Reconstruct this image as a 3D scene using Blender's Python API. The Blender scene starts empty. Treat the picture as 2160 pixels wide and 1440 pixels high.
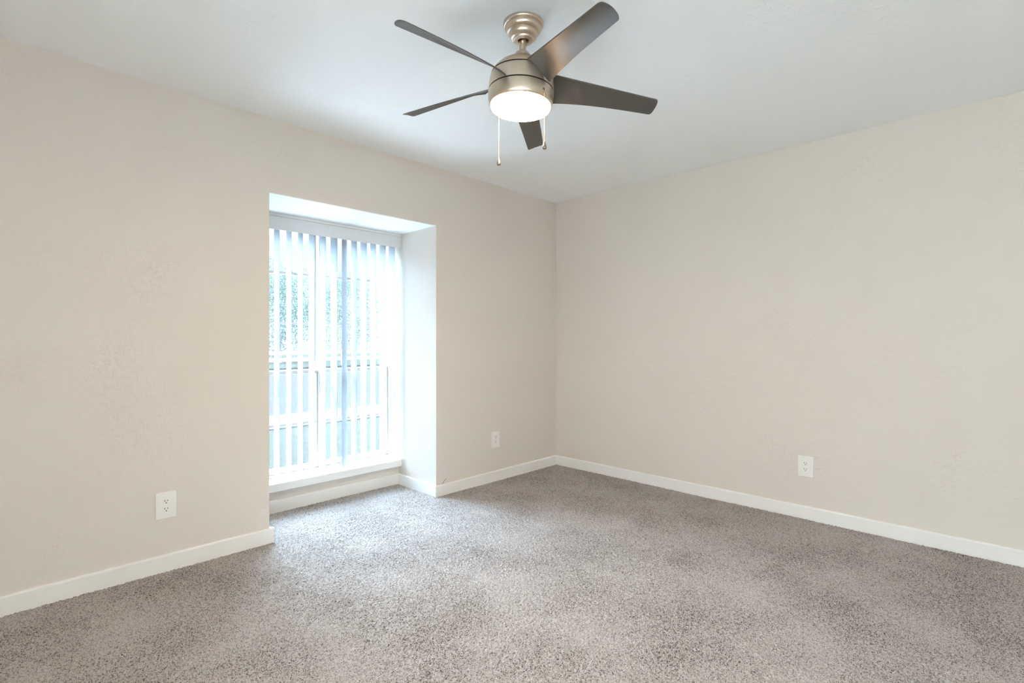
import bpy, bmesh, math, random
import numpy as np
from mathutils import Vector, Matrix

random.seed(7)
rng = np.random.default_rng(11)
S = bpy.context.scene
COL = S.collection

# ------------------------------------------------------------------ camera
H = 2.44                                     # ceiling height
cd = bpy.data.cameras.new('camera'); cam = bpy.data.objects.new('camera', cd); COL.objects.link(cam)
cam.location = (-3.70073, -3.04216, 1.16593)
cam.rotation_euler = (math.pi/2, 0, math.radians(44.3605 - 90))
cd.sensor_width = 36.0; cd.lens = 1075.14/2160*36.0
cd.shift_y = -4.2/2160; cd.clip_start = 0.02; cd.clip_end = 400
S.camera = cam

# ------------------------------------------------------------------ light
SKY, SUN, LAMP, EXPOSURE = 33.0, 10.0, 88.0, 0.67
S.view_settings.view_transform = 'Standard'; S.view_settings.look = 'None'
S.view_settings.gamma = 1.0; S.view_settings.use_curve_mapping = False
S.view_settings.exposure = EXPOSURE
S.cycles.use_denoising = True
S.cycles.max_bounces = 24; S.cycles.diffuse_bounces = 14; S.cycles.transparent_max_bounces = 24
S.cycles.sample_clamp_indirect = 12.0
S.cycles.caustics_reflective = False; S.cycles.caustics_refractive = False

world = bpy.data.worlds.new('sky'); S.world = world; world.use_nodes = True
wt = world.node_tree; bg = wt.nodes['Background']
# hazy sky: pale at the horizon, far brighter higher up where the sun stands
tc = wt.nodes.new('ShaderNodeTexCoord'); sx = wt.nodes.new('ShaderNodeSeparateXYZ'); wt.links.new(tc.outputs['Generated'], sx.inputs[0])
mr = wt.nodes.new('ShaderNodeMapRange'); mr.interpolation_type = 'SMOOTHSTEP'
for k, val in zip(('From Min', 'From Max', 'To Min', 'To Max'), (0.17, 0.42, 1.1, SKY)): mr.inputs[k].default_value = val
wt.links.new(sx.outputs['Z'], mr.inputs['Value']); wt.links.new(mr.outputs[0], bg.inputs[1])
bg.inputs[0].default_value = (0.65, 0.85, 1.07, 1)

sd = bpy.data.lights.new('sun', 'SUN'); sd.energy = SUN; sd.angle = math.radians(0.6); sd.color = (1.0, 0.97, 0.93)
sun = bpy.data.objects.new('sun', sd); COL.objects.link(sun)
sun.location = (-8, 9, 12)
sun.rotation_euler = Vector((1.2, -1.0, -1.62)).to_track_quat('-Z', 'Y').to_euler()

# ------------------------------------------------------------------ helpers
def M(name, base, rough=0.6, metal=0.0, spec=0.5, **kw):
    m = bpy.data.materials.new(name); m.use_nodes = True
    b = m.node_tree.nodes['Principled BSDF']
    b.inputs['Base Color'].default_value = (*base, 1)
    b.inputs['Roughness'].default_value = rough
    b.inputs['Metallic'].default_value = metal
    b.inputs['Specular IOR Level'].default_value = spec
    for k, v in kw.items(): b.inputs[k].default_value = v
    return m
def N(m, t, **inp):
    n = m.node_tree.nodes.new(t)
    for k, v in inp.items():
        k = k.replace('_', ' ')
        if k in n.inputs: n.inputs[k].default_value = v
    return n
def L(m, a, b): m.node_tree.links.new(a, b)
def P(m): return m.node_tree.nodes['Principled BSDF']
def coords(m, scale=(1, 1, 1)):
    tc = N(m, 'ShaderNodeTexCoord'); mp = N(m, 'ShaderNodeMapping'); mp.inputs['Scale'].default_value = scale
    L(m, tc.outputs['Object'], mp.inputs['Vector']); return mp.outputs['Vector']
def ramp(m, fac, stops):
    r = N(m, 'ShaderNodeValToRGB'); e = r.color_ramp.elements
    while len(e) < len(stops): e.new(0.5)
    for el, (p, c) in zip(e, stops):
        el.position = p; el.color = (*c, 1) if len(c) == 3 else c
    L(m, fac, r.inputs[0]); return r.outputs[0]
def noise(m, vec, scale, detail=3.0, rough=0.5):
    n = N(m, 'ShaderNodeTexNoise'); n.inputs['Scale'].default_value = scale
    n.inputs['Detail'].default_value = detail; n.inputs['Roughness'].default_value = rough
    L(m, vec, n.inputs['Vector']); return n.outputs[0]
def math_n(m, op, a, b=None):
    n = N(m, 'ShaderNodeMath'); n.operation = op
    for i, v in enumerate((a, b)):
        if v is None: continue
        if isinstance(v, (int, float)): n.inputs[i].default_value = v
        else: L(m, v, n.inputs[i])
    return n.outputs[0]
def bump(m, h, strength, dist):
    b = N(m, 'ShaderNodeBump'); b.inputs['Strength'].default_value = strength; b.inputs['Distance'].default_value = dist
    L(m, h, b.inputs['Height']); L(m, b.outputs[0], P(m).inputs['Normal'])

def obj(name, bm, mat, parent=None, smooth=False, bevel=0.0, seg=2):
    me = bpy.data.meshes.new(name)
    bmesh.ops.recalc_face_normals(bm, faces=bm.faces[:])
    bm.to_mesh(me); bm.free()
    if mat: me.materials.append(mat)
    if smooth:
        me.polygons.foreach_set('use_smooth', [True]*len(me.polygons))
    o = bpy.data.objects.new(name, me); COL.objects.link(o)
    if parent: o.parent = parent
    if bevel:
        b = o.modifiers.new('edge', 'BEVEL'); b.width = bevel; b.segments = seg; b.limit_method = 'ANGLE'
    if smooth:
        me.set_sharp_from_angle(angle=math.radians(38))
    return o
def empty(name, loc, label=None, cat=None, group=None, rotz=0.0, kind=None):
    o = bpy.data.objects.new(name, None); COL.objects.link(o); o.empty_display_size = 0.1
    o.location = loc; o.rotation_euler = (0, 0, rotz)
    return tag(o, label, cat, group, kind)
def tag(o, label=None, cat=None, group=None, kind=None):
    if label: o['label'] = label
    if cat: o['category'] = cat
    if group: o['group'] = group
    if kind: o['kind'] = kind
    return o
def box(bm, x0, x1, y0, y1, z0, z1):
    v = [bm.verts.new((x, y, z)) for z in (z0, z1) for y in (y0, y1) for x in (x0, x1)]
    for f in ((0, 2, 3, 1), (4, 5, 7, 6), (0, 1, 5, 4), (2, 6, 7, 3), (0, 4, 6, 2), (1, 3, 7, 5)):
        bm.faces.new([v[i] for i in f])
    return v
def B(*boxes):
    bm = bmesh.new()
    for b in boxes: box(bm, *b)
    return bm
def quad(x0, x1, z0, z1):
    bm = bmesh.new(); bm.faces.new([bm.verts.new(p) for p in ((x0, 0, z0), (x1, 0, z0), (x1, 0, z1), (x0, 0, z1))]); return bm
def lathe(bm, prof, seg=64, cap0=False, cap1=False, center=(0, 0)):
    rings = []
    for r, z in prof:
        rings.append([bm.verts.new((center[0]+r*math.cos(2*math.pi*i/seg), center[1]+r*math.sin(2*math.pi*i/seg), z)) for i in range(seg)])
    for a, b in zip(rings, rings[1:]):
        for i in range(seg):
            j = (i+1) % seg
            bm.faces.new((a[i], a[j], b[j], b[i]))
    if cap0: bm.faces.new(rings[0])
    if cap1: bm.faces.new(rings[-1])
def tube(bm, pts, r, seg=8):
    rings = []
    pts = [Vector(p) for p in pts]
    for i, p in enumerate(pts):
        t = (pts[min(i+1, len(pts)-1)] - pts[max(i-1, 0)]).normalized()
        a = t.orthogonal().normalized(); b = t.cross(a)
        rr = r[i] if isinstance(r, (list, tuple)) else r
        rings.append([bm.verts.new(p + rr*(a*math.cos(2*math.pi*k/seg) + b*math.sin(2*math.pi*k/seg))) for k in range(seg)])
    for a, b in zip(rings, rings[1:]):
        best = min(range(seg), key=lambda s: sum((a[k].co-b[(k+s) % seg].co).length for k in range(seg)))
        for k in range(seg):
            bm.faces.new((a[k], a[(k+1) % seg], b[(k+1+best) % seg], b[(k+best) % seg]))
    bm.faces.new(rings[0]); bm.faces.new(rings[-1])
def prism(bm, prof, axis, a, b):
    """extrude a closed profile [(u, z)] along x ('x': u = y) or y ('y': u = x)"""
    def v(t, u, z): return bm.verts.new((t, u, z) if axis == 'x' else (u, t, z))
    A = [v(a, u, z) for u, z in prof]; Bv = [v(b, u, z) for u, z in prof]
    n = len(prof)
    for i in range(n): bm.faces.new((A[i], A[(i+1) % n], Bv[(i+1) % n], Bv[i]))
    bm.faces.new(A); bm.faces.new(Bv)

# ------------------------------------------------------------------ materials
def plaster(name, base, amount):
    m = M(name, base, 0.75, spec=0.25)
    v = coords(m)
    fine = noise(m, v, 95, 3, 0.6)
    ridge = ramp(m, noise(m, v, 42, 4, 0.65), [(0.50, (0, 0, 0)), (0.62, (1, 1, 1))])
    patch = ramp(m, noise(m, v, 1.7, 2, 0.5), [(0.42, (0.05, 0.05, 0.05)), (0.68, (1, 1, 1))])
    h = math_n(m, 'ADD', math_n(m, 'MULTIPLY', ridge, patch), math_n(m, 'MULTIPLY', fine, 0.25))
    bump(m, h, amount, 0.0012)
    return m
WALL = plaster('wall_paint', (0.69, 0.64, 0.585), 0.9)
CEIL = plaster('ceiling_paint', (0.88, 0.895, 0.905), 0.7)
TRIM = M('white_trim_paint', (0.80, 0.79, 0.77), 0.38, spec=0.4)
PLAST = M('white_plastic', (0.80, 0.79, 0.76), 0.35)
DARK = M('dark_slot', (0.02, 0.02, 0.02), 0.6)
VINYL = M('white_window_frame', (0.56, 0.53, 0.49), 0.4)
VANE = bpy.data.materials.new('vane_vinyl'); VANE.use_nodes = True
nt = VANE.node_tree; pb = nt.nodes['Principled BSDF']
pb.inputs['Base Color'].default_value = (0.42, 0.44, 0.46, 1); pb.inputs['Roughness'].default_value = 0.55
tr = nt.nodes.new('ShaderNodeBsdfTranslucent'); tr.inputs[0].default_value = (0.62, 0.66, 0.70, 1)
mx = nt.nodes.new('ShaderNodeMixShader'); mx.inputs[0].default_value = 0.36
nt.links.new(pb.outputs[0], mx.inputs[1]); nt.links.new(tr.outputs[0], mx.inputs[2])
nt.links.new(mx.outputs[0], nt.nodes['Material Output'].inputs[0])
GLASS = bpy.data.materials.new('window_glass'); GLASS.use_nodes = True
nt = GLASS.node_tree; nt.nodes.remove(nt.nodes['Principled BSDF'])
ta = nt.nodes.new('ShaderNodeBsdfTransparent'); ta.inputs[0].default_value = (0.93, 0.96, 0.97, 1)
gl = nt.nodes.new('ShaderNodeBsdfGlossy'); gl.inputs['Roughness'].default_value = 0.02
lw = nt.nodes.new('ShaderNodeLayerWeight'); pw = nt.nodes.new('ShaderNodeMath'); pw.operation = 'POWER'; pw.inputs[1].default_value = 4.0
fr = nt.nodes.new('ShaderNodeMath'); fr.operation = 'MULTIPLY_ADD'; fr.inputs[1].default_value = 0.55; fr.inputs[2].default_value = 0.035
nt.links.new(lw.outputs['Facing'], pw.inputs[0]); nt.links.new(pw.outputs[0], fr.inputs[0])
mx = nt.nodes.new('ShaderNodeMixShader')
nt.links.new(fr.outputs[0], mx.inputs[0]); nt.links.new(ta.outputs[0], mx.inputs[1]); nt.links.new(gl.outputs[0], mx.inputs[2])
nt.links.new(mx.outputs[0], nt.nodes['Material Output'].inputs[0])

FILL = bpy.data.materials.new('fill_pane'); FILL.use_nodes = True  # diffusing pane, tinted warm to colour the added fill light
nt = FILL.node_tree; nt.nodes.remove(nt.nodes['Principled BSDF'])
tr = nt.nodes.new('ShaderNodeBsdfTranslucent'); tr.inputs[0].default_value = (0.62, 0.56, 0.475, 1)
nt.links.new(tr.outputs[0], nt.nodes['Material Output'].inputs[0])

NICKEL = M('brushed_nickel', (0.66, 0.565, 0.455), 0.36, metal=1.0)
P(NICKEL).inputs['Anisotropic'].default_value = 0.5
BLADE = M('dark_pewter_blade', (0.080, 0.074, 0.067), 0.36, metal=0.0, spec=0.5)
v = coords(BLADE)
bump(BLADE, noise(BLADE, v, 260, 2, 0.6), 0.25, 0.001)
EDGE = M('black_gap', (0.012, 0.01, 0.008), 0.7)
BRASS = M('chain_brass', (0.30, 0.24, 0.18), 0.4, metal=1.0)
FOB = M('dull_nickel', (0.34, 0.30, 0.25), 0.3, metal=1.0)
LENS = bpy.data.materials.new('lit_diffuser'); LENS.use_nodes = True
nt = LENS.node_tree; nt.nodes.remove(nt.nodes['Principled BSDF'])
em = nt.nodes.new('ShaderNodeEmission'); em.inputs[0].default_value = (1.0, 0.70, 0.42, 1); em.inputs[1].default_value = LAMP
nt.links.new(em.outputs[0], nt.nodes['Material Output'].inputs[0])

RIM = LENS.copy(); RIM.name = 'lit_diffuser_edge'
RIM.node_tree.nodes['Emission'].inputs[0].default_value = (1.0, 0.62, 0.30, 1); RIM.node_tree.nodes['Emission'].inputs[1].default_value = LAMP*0.5

CARPET = M('frieze_carpet', (0.4, 0.35, 0.3), 0.95, spec=0.1)
v = coords(CARPET)
warp = N(CARPET, 'ShaderNodeTexNoise'); warp.inputs['Scale'].default_value = 240; L(CARPET, v, warp.inputs['Vector'])
wv = N(CARPET, 'ShaderNodeVectorMath'); wv.operation = 'MULTIPLY_ADD'; wv.inputs[1].default_value = (0.006, 0.006, 0.006)
L(CARPET, warp.outputs['Color'], wv.inputs[0]); L(CARPET, v, wv.inputs[2])
vo = N(CARPET, 'ShaderNodeTexVoronoi'); vo.inputs['Scale'].default_value = 330; vo.inputs['Randomness'].default_value = 1.0
L(CARPET, wv.outputs[0], vo.inputs['Vector'])
sep = N(CARPET, 'ShaderNodeSeparateColor'); L(CARPET, vo.outputs['Color'], sep.inputs[0])
big = noise(CARPET, v, 2.6, 3, 0.55)
fibre = noise(CARPET, v, 700, 2, 0.6)
fac = math_n(CARPET, 'ADD', sep.outputs[0], math_n(CARPET, 'MULTIPLY', math_n(CARPET, 'SUBTRACT', big, 0.5), 0.7))
fac = math_n(CARPET, 'ADD', fac, math_n(CARPET, 'MULTIPLY', math_n(CARPET, 'SUBTRACT', fibre, 0.5), 0.5))
c = ramp(CARPET, fac, [(0.0, (0.050, 0.038, 0.031)), (0.17, (0.19, 0.160, 0.140)), (0.36, (0.385, 0.352, 0.327)), (1.0, (0.53, 0.505, 0.485))])
L(CARPET, c, P(CARPET).inputs['Base Color'])
P(CARPET).inputs['Sheen Weight'].default_value = 0.15

# ------------------------------------------------------------------ the room
RX0, RX1, RTOP, RD = -2.583, -1.394, 2.012, 0.50     # window recess: jambs, head height, depth
XL, YN = -5.2, -5.8                                # walls behind the camera
YO = 0.72                                            # outer face of the window wall

def structure(o): o['kind'] = 'structure'; return o
wl = structure(obj('wall_left', B((XL-0.12, RX0, 0, YO, -0.15, H), (RX1, 0.12, 0, YO, -0.15, H),
                                  (RX0, RX1, 0, YO, RTOP, H), (RX0, RX1, RD, YO, -0.15, 0.165)), WALL))
structure(obj('wall_right', B((0, 0.12, YN-0.12, 0, -0.15, H)), WALL))
BX0, BX1, BZ0, BZ1 = -5.7, -2.7, 0.05, 1.60            # opening for an invented fill-light window behind the camera (along y)
structure(obj('wall_back', B((XL-0.12, 0, YN-0.12, YN, -0.15, H)), WALL))
structure(obj('wall_near', B((XL-0.12, XL, YN, BX0, -0.15, H), (XL-0.12, XL, BX1, 0, -0.15, H),
                             (XL-0.12, XL, BX0, BX1, -0.15, BZ0), (XL-0.12, XL, BX0, BX1, BZ1, H)), WALL))
structure(obj('ceiling', B((XL-0.12, 0.12, YN-0.12, YO, H, H+0.12)), CEIL))
# white painted underside of the recess
obj('recess_ceiling', B((RX0, RX1, 0.004, YO, RTOP-0.003, RTOP)), CEIL, wl)
# a short cable end sticking out above the baseboard, a taped seam below the outlet
bm = bmesh.new(); tube(bm, [(-1.301, -0.004, 0.119), (-1.313, -0.006, 0.115), (-1.325, -0.007, 0.106), (-1.333, -0.006, 0.094), (-1.336, -0.003, 0.083)], 0.0012, 6)
obj('scuff_mark', bm, DARK, wl)

# carpet: a real pile surface
def carpet():
    step = 0.0045
    verts, faces, base = [], [], 0
    for x0, x1, y0, y1 in ((-4.0, 0.0, -3.6, 0.0), (RX0, RX1, 0.0, RD)):
        nx, ny = int(round((x1-x0)/step)), int(round((y1-y0)/step))
        xs = np.linspace(x0, x1, nx+1); ys = np.linspace(y0, y1, ny+1)
        X, Y = np.meshgrid(xs, ys)
        jx = rng.uniform(-1, 1, X.shape)*step*0.32; jy = rng.uniform(-1, 1, X.shape)*step*0.32
        jx[:, 0] = jx[:, -1] = 0; jy[0] = jy[-1] = 0
        Z = rng.uniform(-1, 1, X.shape)*0.0034
        Z += 0.002*np.sin(X*3.1+1.3*np.sin(Y*2.3))*np.sin(Y*2.7+0.7)
        verts.append(np.stack([X+jx, Y+jy, Z], -1).reshape(-1, 3))
        i = (np.arange(ny)[:, None]*(nx+1) + np.arange(nx)[None, :]).ravel() + base
        faces.append(np.stack([i, i+1, i+nx+2, i+nx+1], -1)); base += X.size
    V = np.concatenate(verts).astype(np.float32); F = np.concatenate(faces).astype(np.int32)
    me = bpy.data.meshes.new('floor')
    me.vertices.add(len(V)); me.vertices.foreach_set('co', V.ravel())
    me.loops.add(F.size); me.loops.foreach_set('vertex_index', F.ravel())
    me.polygons.add(len(F)); me.polygons.foreach_set('loop_start', np.arange(len(F), dtype=np.int32)*4)
    me.update(calc_edges=True); me.polygons.foreach_set('use_smooth', np.ones(len(F), bool))
    me.materials.append(CARPET); me.validate()
    o = bpy.data.objects.new('floor', me); COL.objects.link(o); return structure(o)
carpet()
# the part of the floor behind the camera
structure(obj('floor', B((XL, 0, YN, -3.6, -0.05, 0.0), (XL, -4.0, -3.6, 0, -0.05, 0.0)), CARPET))

# baseboards: 85 mm with an eased top edge
BH, BT = 0.086, 0.013
def base_prof(face, out):           # face = coordinate of the wall face, out = direction into the room
    f = lambda d: face + out*d
    return [(f(0), -0.005), (f(BT), -0.005), (f(BT), BH-0.008), (f(BT-0.002), BH-0.003), (f(BT-0.006), BH), (f(0), BH)]
def baseboard(name, axis, face, out, spans):
    bm = bmesh.new()
    for a, b in spans: prism(bm, base_prof(face, out), axis, a, b)
    return structure(obj(name, bm, TRIM))
baseboard('baseboard_left', 'x', 0.0, -1, [(XL, RX0+0.022)])
baseboard('baseboard_center', 'x', 0.0, -1, [(RX1-BT, 0.0)])
baseboard('baseboard_recess', 'x', RD, -1, [(RX0, RX1)])
baseboard('baseboard_jamb', 'y', RX1, -1, [(0.0, RD-BT)])
baseboard('baseboard_side', 'y', RX0, 1, [(0.0, RD-BT)])
baseboard('baseboard_right', 'y', 0.0, -1, [(-2.453, -BT), (YN, -2.4534)])

# window sill
bm = bmesh.new()
prism(bm, [(0.455, 0.150), (0.452, 0.153), (0.452, 0.200), (0.456, 0.205), (0.64, 0.205), (0.64, 0.150)], 'x', RX0+0.001, RX1-0.001)
structure(obj('trim_1', bm, TRIM))

# window: two double-hung units side by side, each sash with one horizontal bar
win = empty('window_1', ((RX0+RX1)/2, 0.66, 0.205), kind='structure')
def W(x0, x1, y0, y1, z0, z1):      # into the window's own frame
    ox, oy, oz = win.location
    return (x0-ox, x1-ox, y0-oy, y1-oy, z0-oz, z1-oz)
x0, x1, z0, z1, xm = RX0, RX1, 0.205, RTOP-0.003, -1.988
fw = 0.022
obj('window_frame', B(W(x0, x0+fw, 0.605, 0.70, z0, z1), W(x1-fw, x1, 0.605, 0.70, z0, z1),
                      W(x0+fw, x1-fw, 0.605, 0.70, z1-0.03, z1), W(x0+fw, x1-fw, 0.605, 0.70, z0, z0+0.018)), VINYL, win, bevel=0.002)
obj('mullion', B(W(xm-0.019, xm+0.019, 0.605, 0.70, z0+0.018, z1-0.03)), VINYL, win, bevel=0.002)
for a, b in ((x0+fw, xm-0.019), (xm+0.019, x1-fw)):
    for nm, ya, yb, za, zb, bar in (('upper_sash', 0.665, 0.69, 0.915, z1-0.03, 1.642), ('lower_sash', 0.62, 0.648, z0+0.018, 0.945, 0.562)):
        sw = 0.014
        s = obj(nm, B(W(a, a+sw, ya, yb, za, zb), W(b-sw, b, ya, yb, za, zb), W(a+sw, b-sw, ya, yb, zb-0.026, zb), W(a+sw, b-sw, ya, yb, za, za+0.026)), VINYL, win, bevel=0.0015)
        ym = (ya+yb)/2
        bars = [(W(a+sw, b-sw, ym-0.008, ym+0.008, bar-0.009, bar+0.009))]
        if nm == 'upper_sash': bars.append(W(a+sw, b-sw, ym-0.008, ym+0.008, 1.283-0.008, 1.283+0.008))
        obj('glazing_bar', B(*bars), VINYL, s)
        obj('pane', B(W(a+sw-0.002, b-sw+0.002, ym-0.0015, ym+0.0015, za+0.024, zb-0.024)), GLASS, s)
    if a > xm:
        pass
lk = obj('sash_lock', B(W(xm-0.06, xm-0.03, 0.60, 0.622, 0.925, 0.94)), VINYL, win, bevel=0.002)

wfill = empty('fill_window', (XL-0.06, (BX0+BX1)/2, BZ0), kind='structure', rotz=math.pi/2)  # unseen window added only to brighten the room with soft fill
hw, hh = (BX1-BX0)/2, BZ1-BZ0
obj('window_frame', B((-hw, -hw+0.04, -0.05, 0.05, 0, hh), (hw-0.04, hw, -0.05, 0.05, 0, hh), (-0.02, 0.02, -0.05, 0.05, 0.04, hh-0.04),
                      (-hw+0.04, hw-0.04, -0.05, 0.05, 0, 0.04), (-hw+0.04, hw-0.04, -0.05, 0.05, hh-0.04, hh)), VINYL, wfill)
obj('pane', quad(-hw+0.035, -0.015, 0.035, hh-0.035), FILL, wfill)  # panes of the added fill window
obj('pane', quad(0.015, hw-0.035, 0.035, hh-0.035), FILL, wfill)

# ------------------------------------------------------------------ vertical blind
bl = empty('vertical_blind', (xm, 0.51, 0.21), 'white vertical blind with open vanes hanging in the window recess', 'window blind')
def bo(x, y, z): return (x-xm, y-0.51, z-0.21)
obj('headrail', B((*[q for q in (RX0+0.004-xm, RX1-0.004-xm)], 0.485-0.51, 0.535-0.51, 1.955-0.21, 2.004-0.21)), VINYL, bl, bevel=0.002)
obj('valance', B((RX0+0.002-xm, RX1-0.003-xm, 0.452-0.51, 0.457-0.51, 1.899-0.21, 1.988-0.21),
                 (RX0+0.002-xm, RX1-0.003-xm, 0.457-0.51, 0.485-0.51, 1.982-0.21, 1.988-0.21)), M('valance_vinyl', (0.65, 0.66, 0.66), 0.5), bl, bevel=0.0015)
obj('mounting_strip', B((RX0+0.001-xm, RX1-0.001-xm, 0.455-0.51, 0.49-0.51, 1.990-0.21, 2.008-0.21)), TRIM, bl, bevel=0.002)
def vane_mesh():
    bm = bmesh.new(); n = 10; w = 0.089; th = 0.0009
    zt, zb = 1.958-0.21, 0.222-0.21
    rows = []
    for i in range(n+1):
        s = -0.5 + i/n; d = 0.005*(1-(2*s)**2)            # gently curved section
        rows.append([bm.verts.new((d+o, s*w, z)) for o, z in ((0, zb), (0, zt), (th, zt), (th, zb))])
    for a, b in zip(rows, rows[1:]):
        for k in range(4): bm.faces.new((a[k], a[(k+1) % 4], b[(k+1) % 4], b[k]))
    bm.faces.new(rows[0]); bm.faces.new(rows[-1])
    return bm
v0 = obj('vane', vane_mesh(), VANE, bl, smooth=True)
clip = obj('vane_clip', B((-0.006, 0.006, -0.012, 0.012, 1.952-0.21, 1.966-0.21)), VINYL, v0)
vx = [-2.512, -2.430, -2.347, -2.266, -2.187, -2.106, -2.023, -1.939, -1.857, -1.779, -1.699, -1.618, -1.534, -1.450]
va = [1, -2, 2, 0, -1, 1, 2, 6, -51, 1, 3, -2, 1, 2]
for i, (x, a) in enumerate(zip(vx, va)):
    if i == 0: o = v0; cl = clip
    else:
        o = v0.copy(); COL.objects.link(o); o.parent = bl
        cl = clip.copy(); COL.objects.link(cl); cl.parent = o
    o.location = (x-xm, 0, 0); o.rotation_euler = (0, 0, math.radians(a))
    if a < -20: o['label'] = 'vane turned the other way, its bluish shaded face showing'
bm = bmesh.new(); tube(bm, [(-1.438-xm, 0.003, 1.96-0.21), (-1.438-xm, 0.003, 1.70-0.21)], 0.0022, 8)
obj('tilt_wand', bm, PLAST, bl)

# ------------------------------------------------------------------ outlets
def rounded(bm, w, h, r, y0, y1, n=6):
    """rounded-rectangle slab in the x-z plane, from y0 to y1"""
    pts = []
    for cx, cz, a0 in ((w/2-r, h/2-r, 0), (-w/2+r, h/2-r, 90), (-w/2+r, -h/2+r, 180), (w/2-r, -h/2+r, 270)):
        for k in range(n+1):
            a = math.radians(a0+90*k/n); pts.append((cx+r*math.cos(a), cz+r*math.sin(a)))
    A = [bm.verts.new((x, y0, z)) for x, z in pts]; Bv = [bm.verts.new((x, y1, z)) for x, z in pts]
    m = len(pts)
    for i in range(m): bm.faces.new((A[i], A[(i+1) % m], Bv[(i+1) % m], Bv[i]))
    bm.faces.new(A); bm.faces.new(Bv)
def make_outlet(loc, rotz, label):
    t = empty('wall_outlet', loc, label, 'electrical outlet', 'outlets in the walls', rotz)
    bm = bmesh.new(); rounded(bm, 0.089, 0.133, 0.003, -0.0065, 0.0)
    obj('cover_plate', bm, PLAST, t, bevel=0.0022, seg=3)
    for dz in (0.0195, -0.0195):
        bm = bmesh.new(); rounded(bm, 0.033, 0.028, 0.0125, -0.0078, -0.005)
        r = obj('receptacle', bm, PLAST, t, bevel=0.0006); r.location = (0, 0, dz)
        obj('plug_slot', B((-0.0077, -0.0053, -0.0081, -0.0076, -0.001, 0.008)), DARK, r)
        obj('plug_slot', B((0.0053, 0.0077, -0.0081, -0.0076, 0.000, 0.0075)), DARK, r)
        bm = bmesh.new(); rounded(bm, 0.0052, 0.0052, 0.0024, -0.0081, -0.0076)
        g = obj('ground_hole', bm, DARK, r); g.location = (0, 0, -0.0075)
        bm = bmesh.new(); 
    bm = bmesh.new(); rounded(bm, 0.006, 0.006, 0.0028, -0.0074, -0.005)
    obj('screw', bm, PLAST, t)
    return t
make_outlet((-3.084, -0.0005, 0.333), 0, 'white duplex outlet on the beige wall left of the window')
make_outlet((-0.788, -0.0005, 0.3425), 0, 'white duplex outlet between the window recess and the room corner')
make_outlet((-0.0005, -2.092, 0.343), -math.pi/2, 'white duplex outlet low on the long wall right of the room corner')
# ------------------------------------------------------------------ ceiling fan
HUB = (-2.19566, -1.63385); TILT = (-0.03976, 0.01347); TOP = 2.40
fan = empty('ceiling_fan', (HUB[0], HUB[1], H), 'brushed nickel ceiling fan with five dark blades and a lit lamp', 'ceiling fan')
def tilt(bm):
    for q in bm.verts:                                  # the hanging body leans slightly from its ball joint
        dz = TOP - q.co.z; rx, ry = q.co.x, q.co.y
        q.co.x += TILT[0]*dz; q.co.y += TILT[1]*dz; q.co.z += TILT[0]*rx + TILT[1]*ry
        q.co.z -= H
def part(name, prof, mat, seg=96, tl=True, parent=fan, **k):
    bm = bmesh.new(); lathe(bm, prof, seg, **k)
    if tl: tilt(bm)
    else:
        for q in bm.verts: q.co.z -= H
    return obj(name, bm, mat, parent, smooth=True)
def arc(r0, z0, r1, z1, n=6, bulge=0.0025):
    out = []
    dr, dz = r1-r0, z1-z0; l = math.hypot(dr, dz)
    for i in range(n+1):
        t = i/n; b = bulge*4*t*(1-t)
        out.append((r0+dr*t - dz/l*b, z0+dz*t + dr/l*b))
    return out
cp = [(0.0813, 2.440), (0.0813, 2.434)]
for a, b in (((0.0808, 2.4325), (0.0722, 2.4265)),):
    cp += arc(a[0], a[1], b[0], b[1], 5, 0.0018)
cp += [(0.0735, 2.4245)] + arc(0.0738, 2.423, 0.0580, 2.402, 8, 0.0040)
cp += [(0.0590, 2.400)] + arc(0.0592, 2.3985, 0.0425, 2.3785, 8, 0.0040)
cp += [(0.0415, 2.3755), (0.040, 2.3725), (0.036, 2.371), (0.0225, 2.371), (0.0215, 2.3725), (0.0215, 2.39)]
cn = part('canopy', cp, NICKEL, tl=False)
part('canopy_hole', [(0.0, 2.389), (0.0216, 2.389)], EDGE, tl=False, parent=cn)
part('downrod', [(0.0135, 2.415), (0.0135, 2.30)], NICKEL, 32)
part('coupling', [(0.0135, 2.330), (0.0165, 2.328), (0.019, 2.322), (0.028, 2.3195), (0.0295, 2.317), (0.0295, 2.304), (0.031, 2.300), (0.040, 2.297), (0.041, 2.290)], NICKEL, 48)
mh = part('motor_housing', [(0.030, 2.300), (0.045, 2.2935), (0.070, 2.282), (0.092, 2.267), (0.108, 2.252), (0.118, 2.2395), (0.1230, 2.2310), (0.1235, 2.2295), (0.1228, 2.2290)], NICKEL)
part('seam', [(0.1229, 2.2291), (0.1210, 2.2278), (0.1212, 2.2255)], EDGE, parent=mh)
part('blade_ring', [(0.1212, 2.2256), (0.1245, 2.2235), (0.1282, 2.210), (0.1306, 2.190), (0.1318, 2.1672), (0.1315, 2.1655), (0.1308, 2.1650)], NICKEL, parent=mh)
part('seam', [(0.1309, 2.1652), (0.1288, 2.1640), (0.1292, 2.1612)], EDGE, parent=mh)
part('light_housing', [(0.1292, 2.1613), (0.1318, 2.1590), (0.1322, 2.148), (0.1308, 2.132), (0.1275, 2.117), (0.1235, 2.107), (0.1215, 2.1055), (0.1195, 2.1075)], NICKEL)
ld = part('light_diffuser', [(0.1180, 2.0960), (0.110, 2.0925), (0.095, 2.0895), (0.07, 2.0860), (0.04, 2.0840), (0.015, 2.0833), (0.0, 2.0832)], LENS)
part('diffuser_rim', [(0.1197, 2.1085), (0.1200, 2.1000), (0.1193, 2.0975), (0.1180, 2.0959)], RIM, parent=ld)

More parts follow.
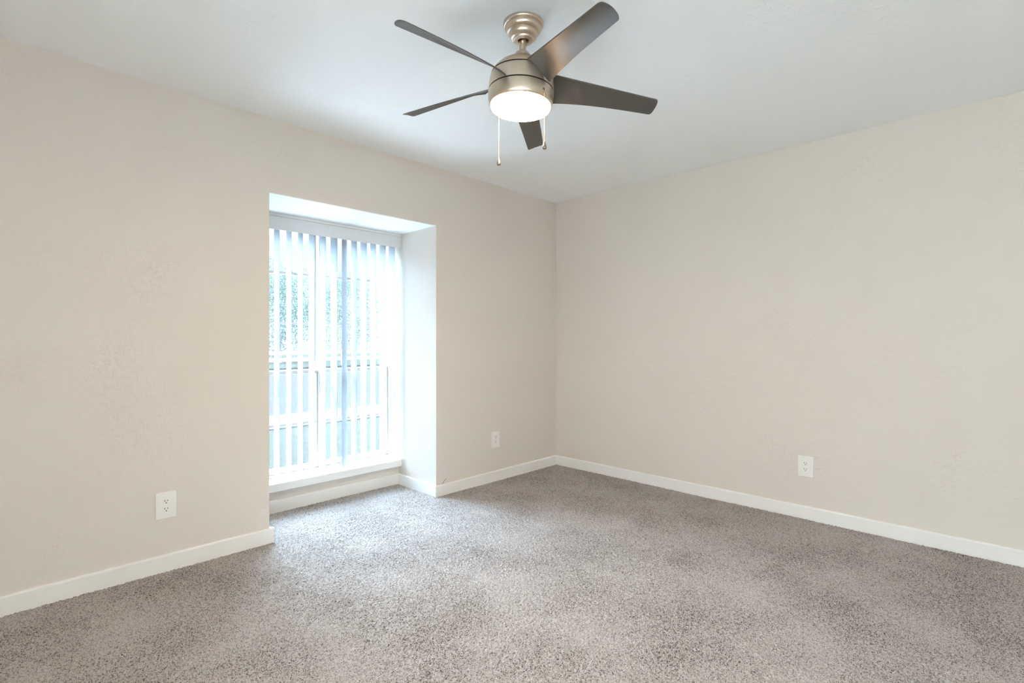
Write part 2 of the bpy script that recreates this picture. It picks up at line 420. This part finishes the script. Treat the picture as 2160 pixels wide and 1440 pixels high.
tipH, tipL = (0.5620, 0.0926, 2.1775), (0.5469, 0.1674, 2.1529)
rootH, rootL = (0.1110, -0.0136, 2.2282), (0.1209, 0.0813, 2.1560)
def blade_mesh(theta):
    bm = bmesh.new(); NT, NS = 26, 10
    Hh, Ll = np.array([rootH, tipH]), np.array([rootL, tipL])
    ts = list(np.linspace(0, 0.955, NT-7)) + [0.967, 0.977, 0.985, 0.991, 0.9955, 0.9985, 1.0]
    grid = []
    for t in ts:
        a = Hh[0]*(1-t) + Hh[1]*t; b = Ll[0]*(1-t) + Ll[1]*t
        b = b + np.array([0, 0, 0.009*math.sin(math.pi*min(1, t**0.75))])
        d = (t-0.978)/0.022
        ins = 0.12*(1-math.sqrt(max(0.0, 1-d*d))) if d > 0 else 0.0
        row = []
        for i in range(NS+1):
            s = ins + (1-2*ins)*i/NS
            p = a*(1-s) + b*s
            p[2] += 0.006*4*s*(1-s)
            # tip edge bows outward a little
            p[0] += 0.008*4*s*(1-s)*max(0.0, (t-0.8)/0.2)
            row.append(p)
        grid.append(row)
    up = np.array([0, -0.25, 0.97])*0.0045
    lay = []
    for off in (0, 1):
        lay.append([[bm.verts.new(p + (up if off else 0)) for p in row] for row in grid])
    lo, hi = lay; n, m = len(grid), NS+1
    for i in range(n-1):
        for j in range(m-1):
            bm.faces.new((lo[i][j], lo[i][j+1], lo[i+1][j+1], lo[i+1][j]))
            bm.faces.new((hi[i][j], hi[i+1][j], hi[i+1][j+1], hi[i][j+1]))
        for j in (0, m-1): bm.faces.new((lo[i][j], lo[i+1][j], hi[i+1][j], hi[i][j]))
    for i in (0, n-1):
        for j in range(m-1): bm.faces.new((lo[i][j], lo[i][j+1], hi[i][j+1], hi[i][j]))
    c, s = math.cos(theta), math.sin(theta)
    for q in bm.verts: q.co.x, q.co.y = q.co.x*c - q.co.y*s, q.co.x*s + q.co.y*c
    tilt(bm)
    return bm
for k in range(5):
    obj('blade', blade_mesh(math.radians(238.5716 + 72*k)), BLADE, fan, smooth=True)

def pull_chain(x, y, ztop, zbot, grommet):
    x -= HUB[0]; y -= HUB[1]
    bm = bmesh.new(); z = ztop
    while z > zbot+0.030:
        bmesh.ops.create_icosphere(bm, subdivisions=1, radius=0.0017, matrix=Matrix.Translation((x, y, z-H))); z -= 0.0042
    tube(bm, [(x, y, ztop-H), (x, y, zbot+0.03-H)], 0.0006, 6)
    ch = obj('pull_chain', bm, BRASS, fan, smooth=True)
    bm = bmesh.new()
    lathe(bm, [(0.0012, zbot+0.034-H), (0.0025, zbot+0.032-H), (0.0045, zbot+0.025-H), (0.0072, zbot+0.015-H), (0.0085, zbot+0.0085-H), (0.0083, zbot+0.004-H), (0.006, zbot+0.001-H), (0.003, zbot-H)], 24, True, True, (x, y))
    obj('fob', bm, FOB, ch, smooth=True)
    if grommet:
        bm = bmesh.new(); tube(bm, [(x*0.9, y*0.9, ztop+0.001-H), (x*0.97, y*0.97, ztop+0.003-H), (x, y, ztop-H)], [0.005, 0.004, 0.002], 10)
        obj('grommet', bm, BRASS, ch, smooth=True)
pull_chain(-2.2170, -1.7653, 2.1268, 1.8942, True)
pull_chain(-2.1989, -1.4949, 2.1260, 1.9013, True)

# ------------------------------------------------------------------ outside the window
GZ = -0.2
LAWN = M('lawn_grass', (0.10, 0.15, 0.06), 0.9, spec=0.0)
v = coords(LAWN)
L(LAWN, ramp(LAWN, noise(LAWN, v, 9, 4, 0.7), [(0.35, (0.0195, 0.0200, 0.0165)), (0.65, (0.0265, 0.0265, 0.0225))]), P(LAWN).inputs['Base Color'])
ASPH = M('asphalt', (0.0240, 0.0228, 0.0222), 0.9, spec=0.0)
CONC = M('concrete', (0.042, 0.040, 0.038), 0.85, spec=0.0)
structure(obj('lawn', B((-14, 40, 2.45, 4.9, GZ-0.3, GZ)), LAWN))
structure(obj('bounce_strip', B((-14, 40, YO+0.001, 2.45, GZ-0.3, GZ+0.02)), M('bounce_strip_pale', (0.45, 0.44, 0.425), 0.85)))  # unseen bright ground strip, added to bounce daylight up through the window
structure(obj('sidewalk', B((-14, 40, 4.9, 6.3, GZ-0.3, GZ+0.02)), CONC))
structure(obj('parking_lot', B((-14, 60, 6.3, 22, GZ-0.3, GZ-0.08)), ASPH))
structure(obj('far_lawn', B((-30, 80, 22, 60, GZ-0.3, GZ-0.02)), LAWN))
WPAINT = M('white_fence_paint', (0.7, 0.7, 0.68), 0.6)
ff = empty('rail_fence', (10, 22.6, GZ), 'low white rail fence across the parking lot outside the window', 'fence')
for z in (0.28, 0.62):
    obj('rail', B((-22, 30, -0.03, 0.03, z, z+0.16)), WPAINT, ff)
for i in range(13):
    obj('post', B((-22+i*4.3, -21.86+i*4.3, 0.03, 0.17, 0, 0.85)), WPAINT, ff)
LEAF = []
for nm, c in (('deep', (0.050, 0.062, 0.050)), ('mid', (0.058, 0.072, 0.054)), ('pale', (0.074, 0.086, 0.066))):
    m = M('leaf_'+nm, c, 0.7, spec=0.05); LEAF.append(m)
    tl_ = N(m, 'ShaderNodeBsdfTranslucent'); tl_.inputs[0].default_value = (*c, 1)          # leaves let light through
    mx = N(m, 'ShaderNodeMixShader'); mx.inputs[0].default_value = 0.42
    L(m, P(m).outputs[0], mx.inputs[1]); L(m, tl_.outputs[0], mx.inputs[2]); L(m, mx.outputs[0], m.node_tree.nodes['Material Output'].inputs[0])
BARK = M('bark', (0.09, 0.07, 0.055), 0.9)
def tree(x, y, h, r, kind, label):
    t = empty('tree', (x, y, GZ), label, 'tree', 'trees beyond the parking lot')
    bm = bmesh.new(); tube(bm, [(0, 0, -0.02), (0.05, 0.02, h*0.25), (-0.05, 0.05, h*0.5), (0.04, 0, h*0.75)], [0.22, 0.17, 0.12, 0.05], 10)
    obj('trunk', bm, BARK, t, smooth=True)
    R = np.random.default_rng(int(x*10+y*7)); V = []; 
    clumps = []
    for _ in range(46):
        u = R.normal(size=3); u /= np.linalg.norm(u); rad = R.uniform(0.45, 1.0)
        clumps.append(np.array([u[0]*r*rad, u[1]*r*rad, h*0.56 + u[2]*h*0.44*rad]))
    for cpt in clumps:
        n = 210
        pts = cpt + np.clip(R.normal(size=(n, 3)), -1.9, 1.9)*r*0.19
        for p in pts:
            a = R.normal(size=3); a /= np.linalg.norm(a); b = np.cross(a, R.normal(size=3)); b /= np.linalg.norm(b)
            s = R.uniform(0.03, 0.085); p = p.copy(); p[2] = max(p[2], 0.25)
            V.append((p-a*s, p+b*s*0.5, p+a*s, p-b*s*0.5))
    V = np.array(V).reshape(-1, 3)
    me = bpy.data.meshes.new('foliage'); me.from_pydata(V.tolist(), [], [(4*i, 4*i+1, 4*i+2, 4*i+3) for i in range(len(V)//4)])
    me.materials.append(LEAF[kind]); o = bpy.data.objects.new('foliage', me); COL.objects.link(o); o.parent = t
TREES = [(8.2, 28.0, 6.3, 2.5, 0, 'leafy tree seen through the leftmost vanes of the blind'),
         (15.3, 33.5, 6.6, 2.8, 1, 'leafy tree seen just left of the window mullion'),
         (19.0, 27.6, 6.3, 2.5, 0, 'leafy tree seen just right of the window mullion'),
         (27.4, 33.6, 5.6, 2.8, 2, 'pale leafy tree seen through the middle of the right pane'),
         (29.0, 27.2, 4.6, 2.4, 2, 'pale leafy tree seen through the rightmost vanes of the blind')]
for a in TREES: tree(*a)
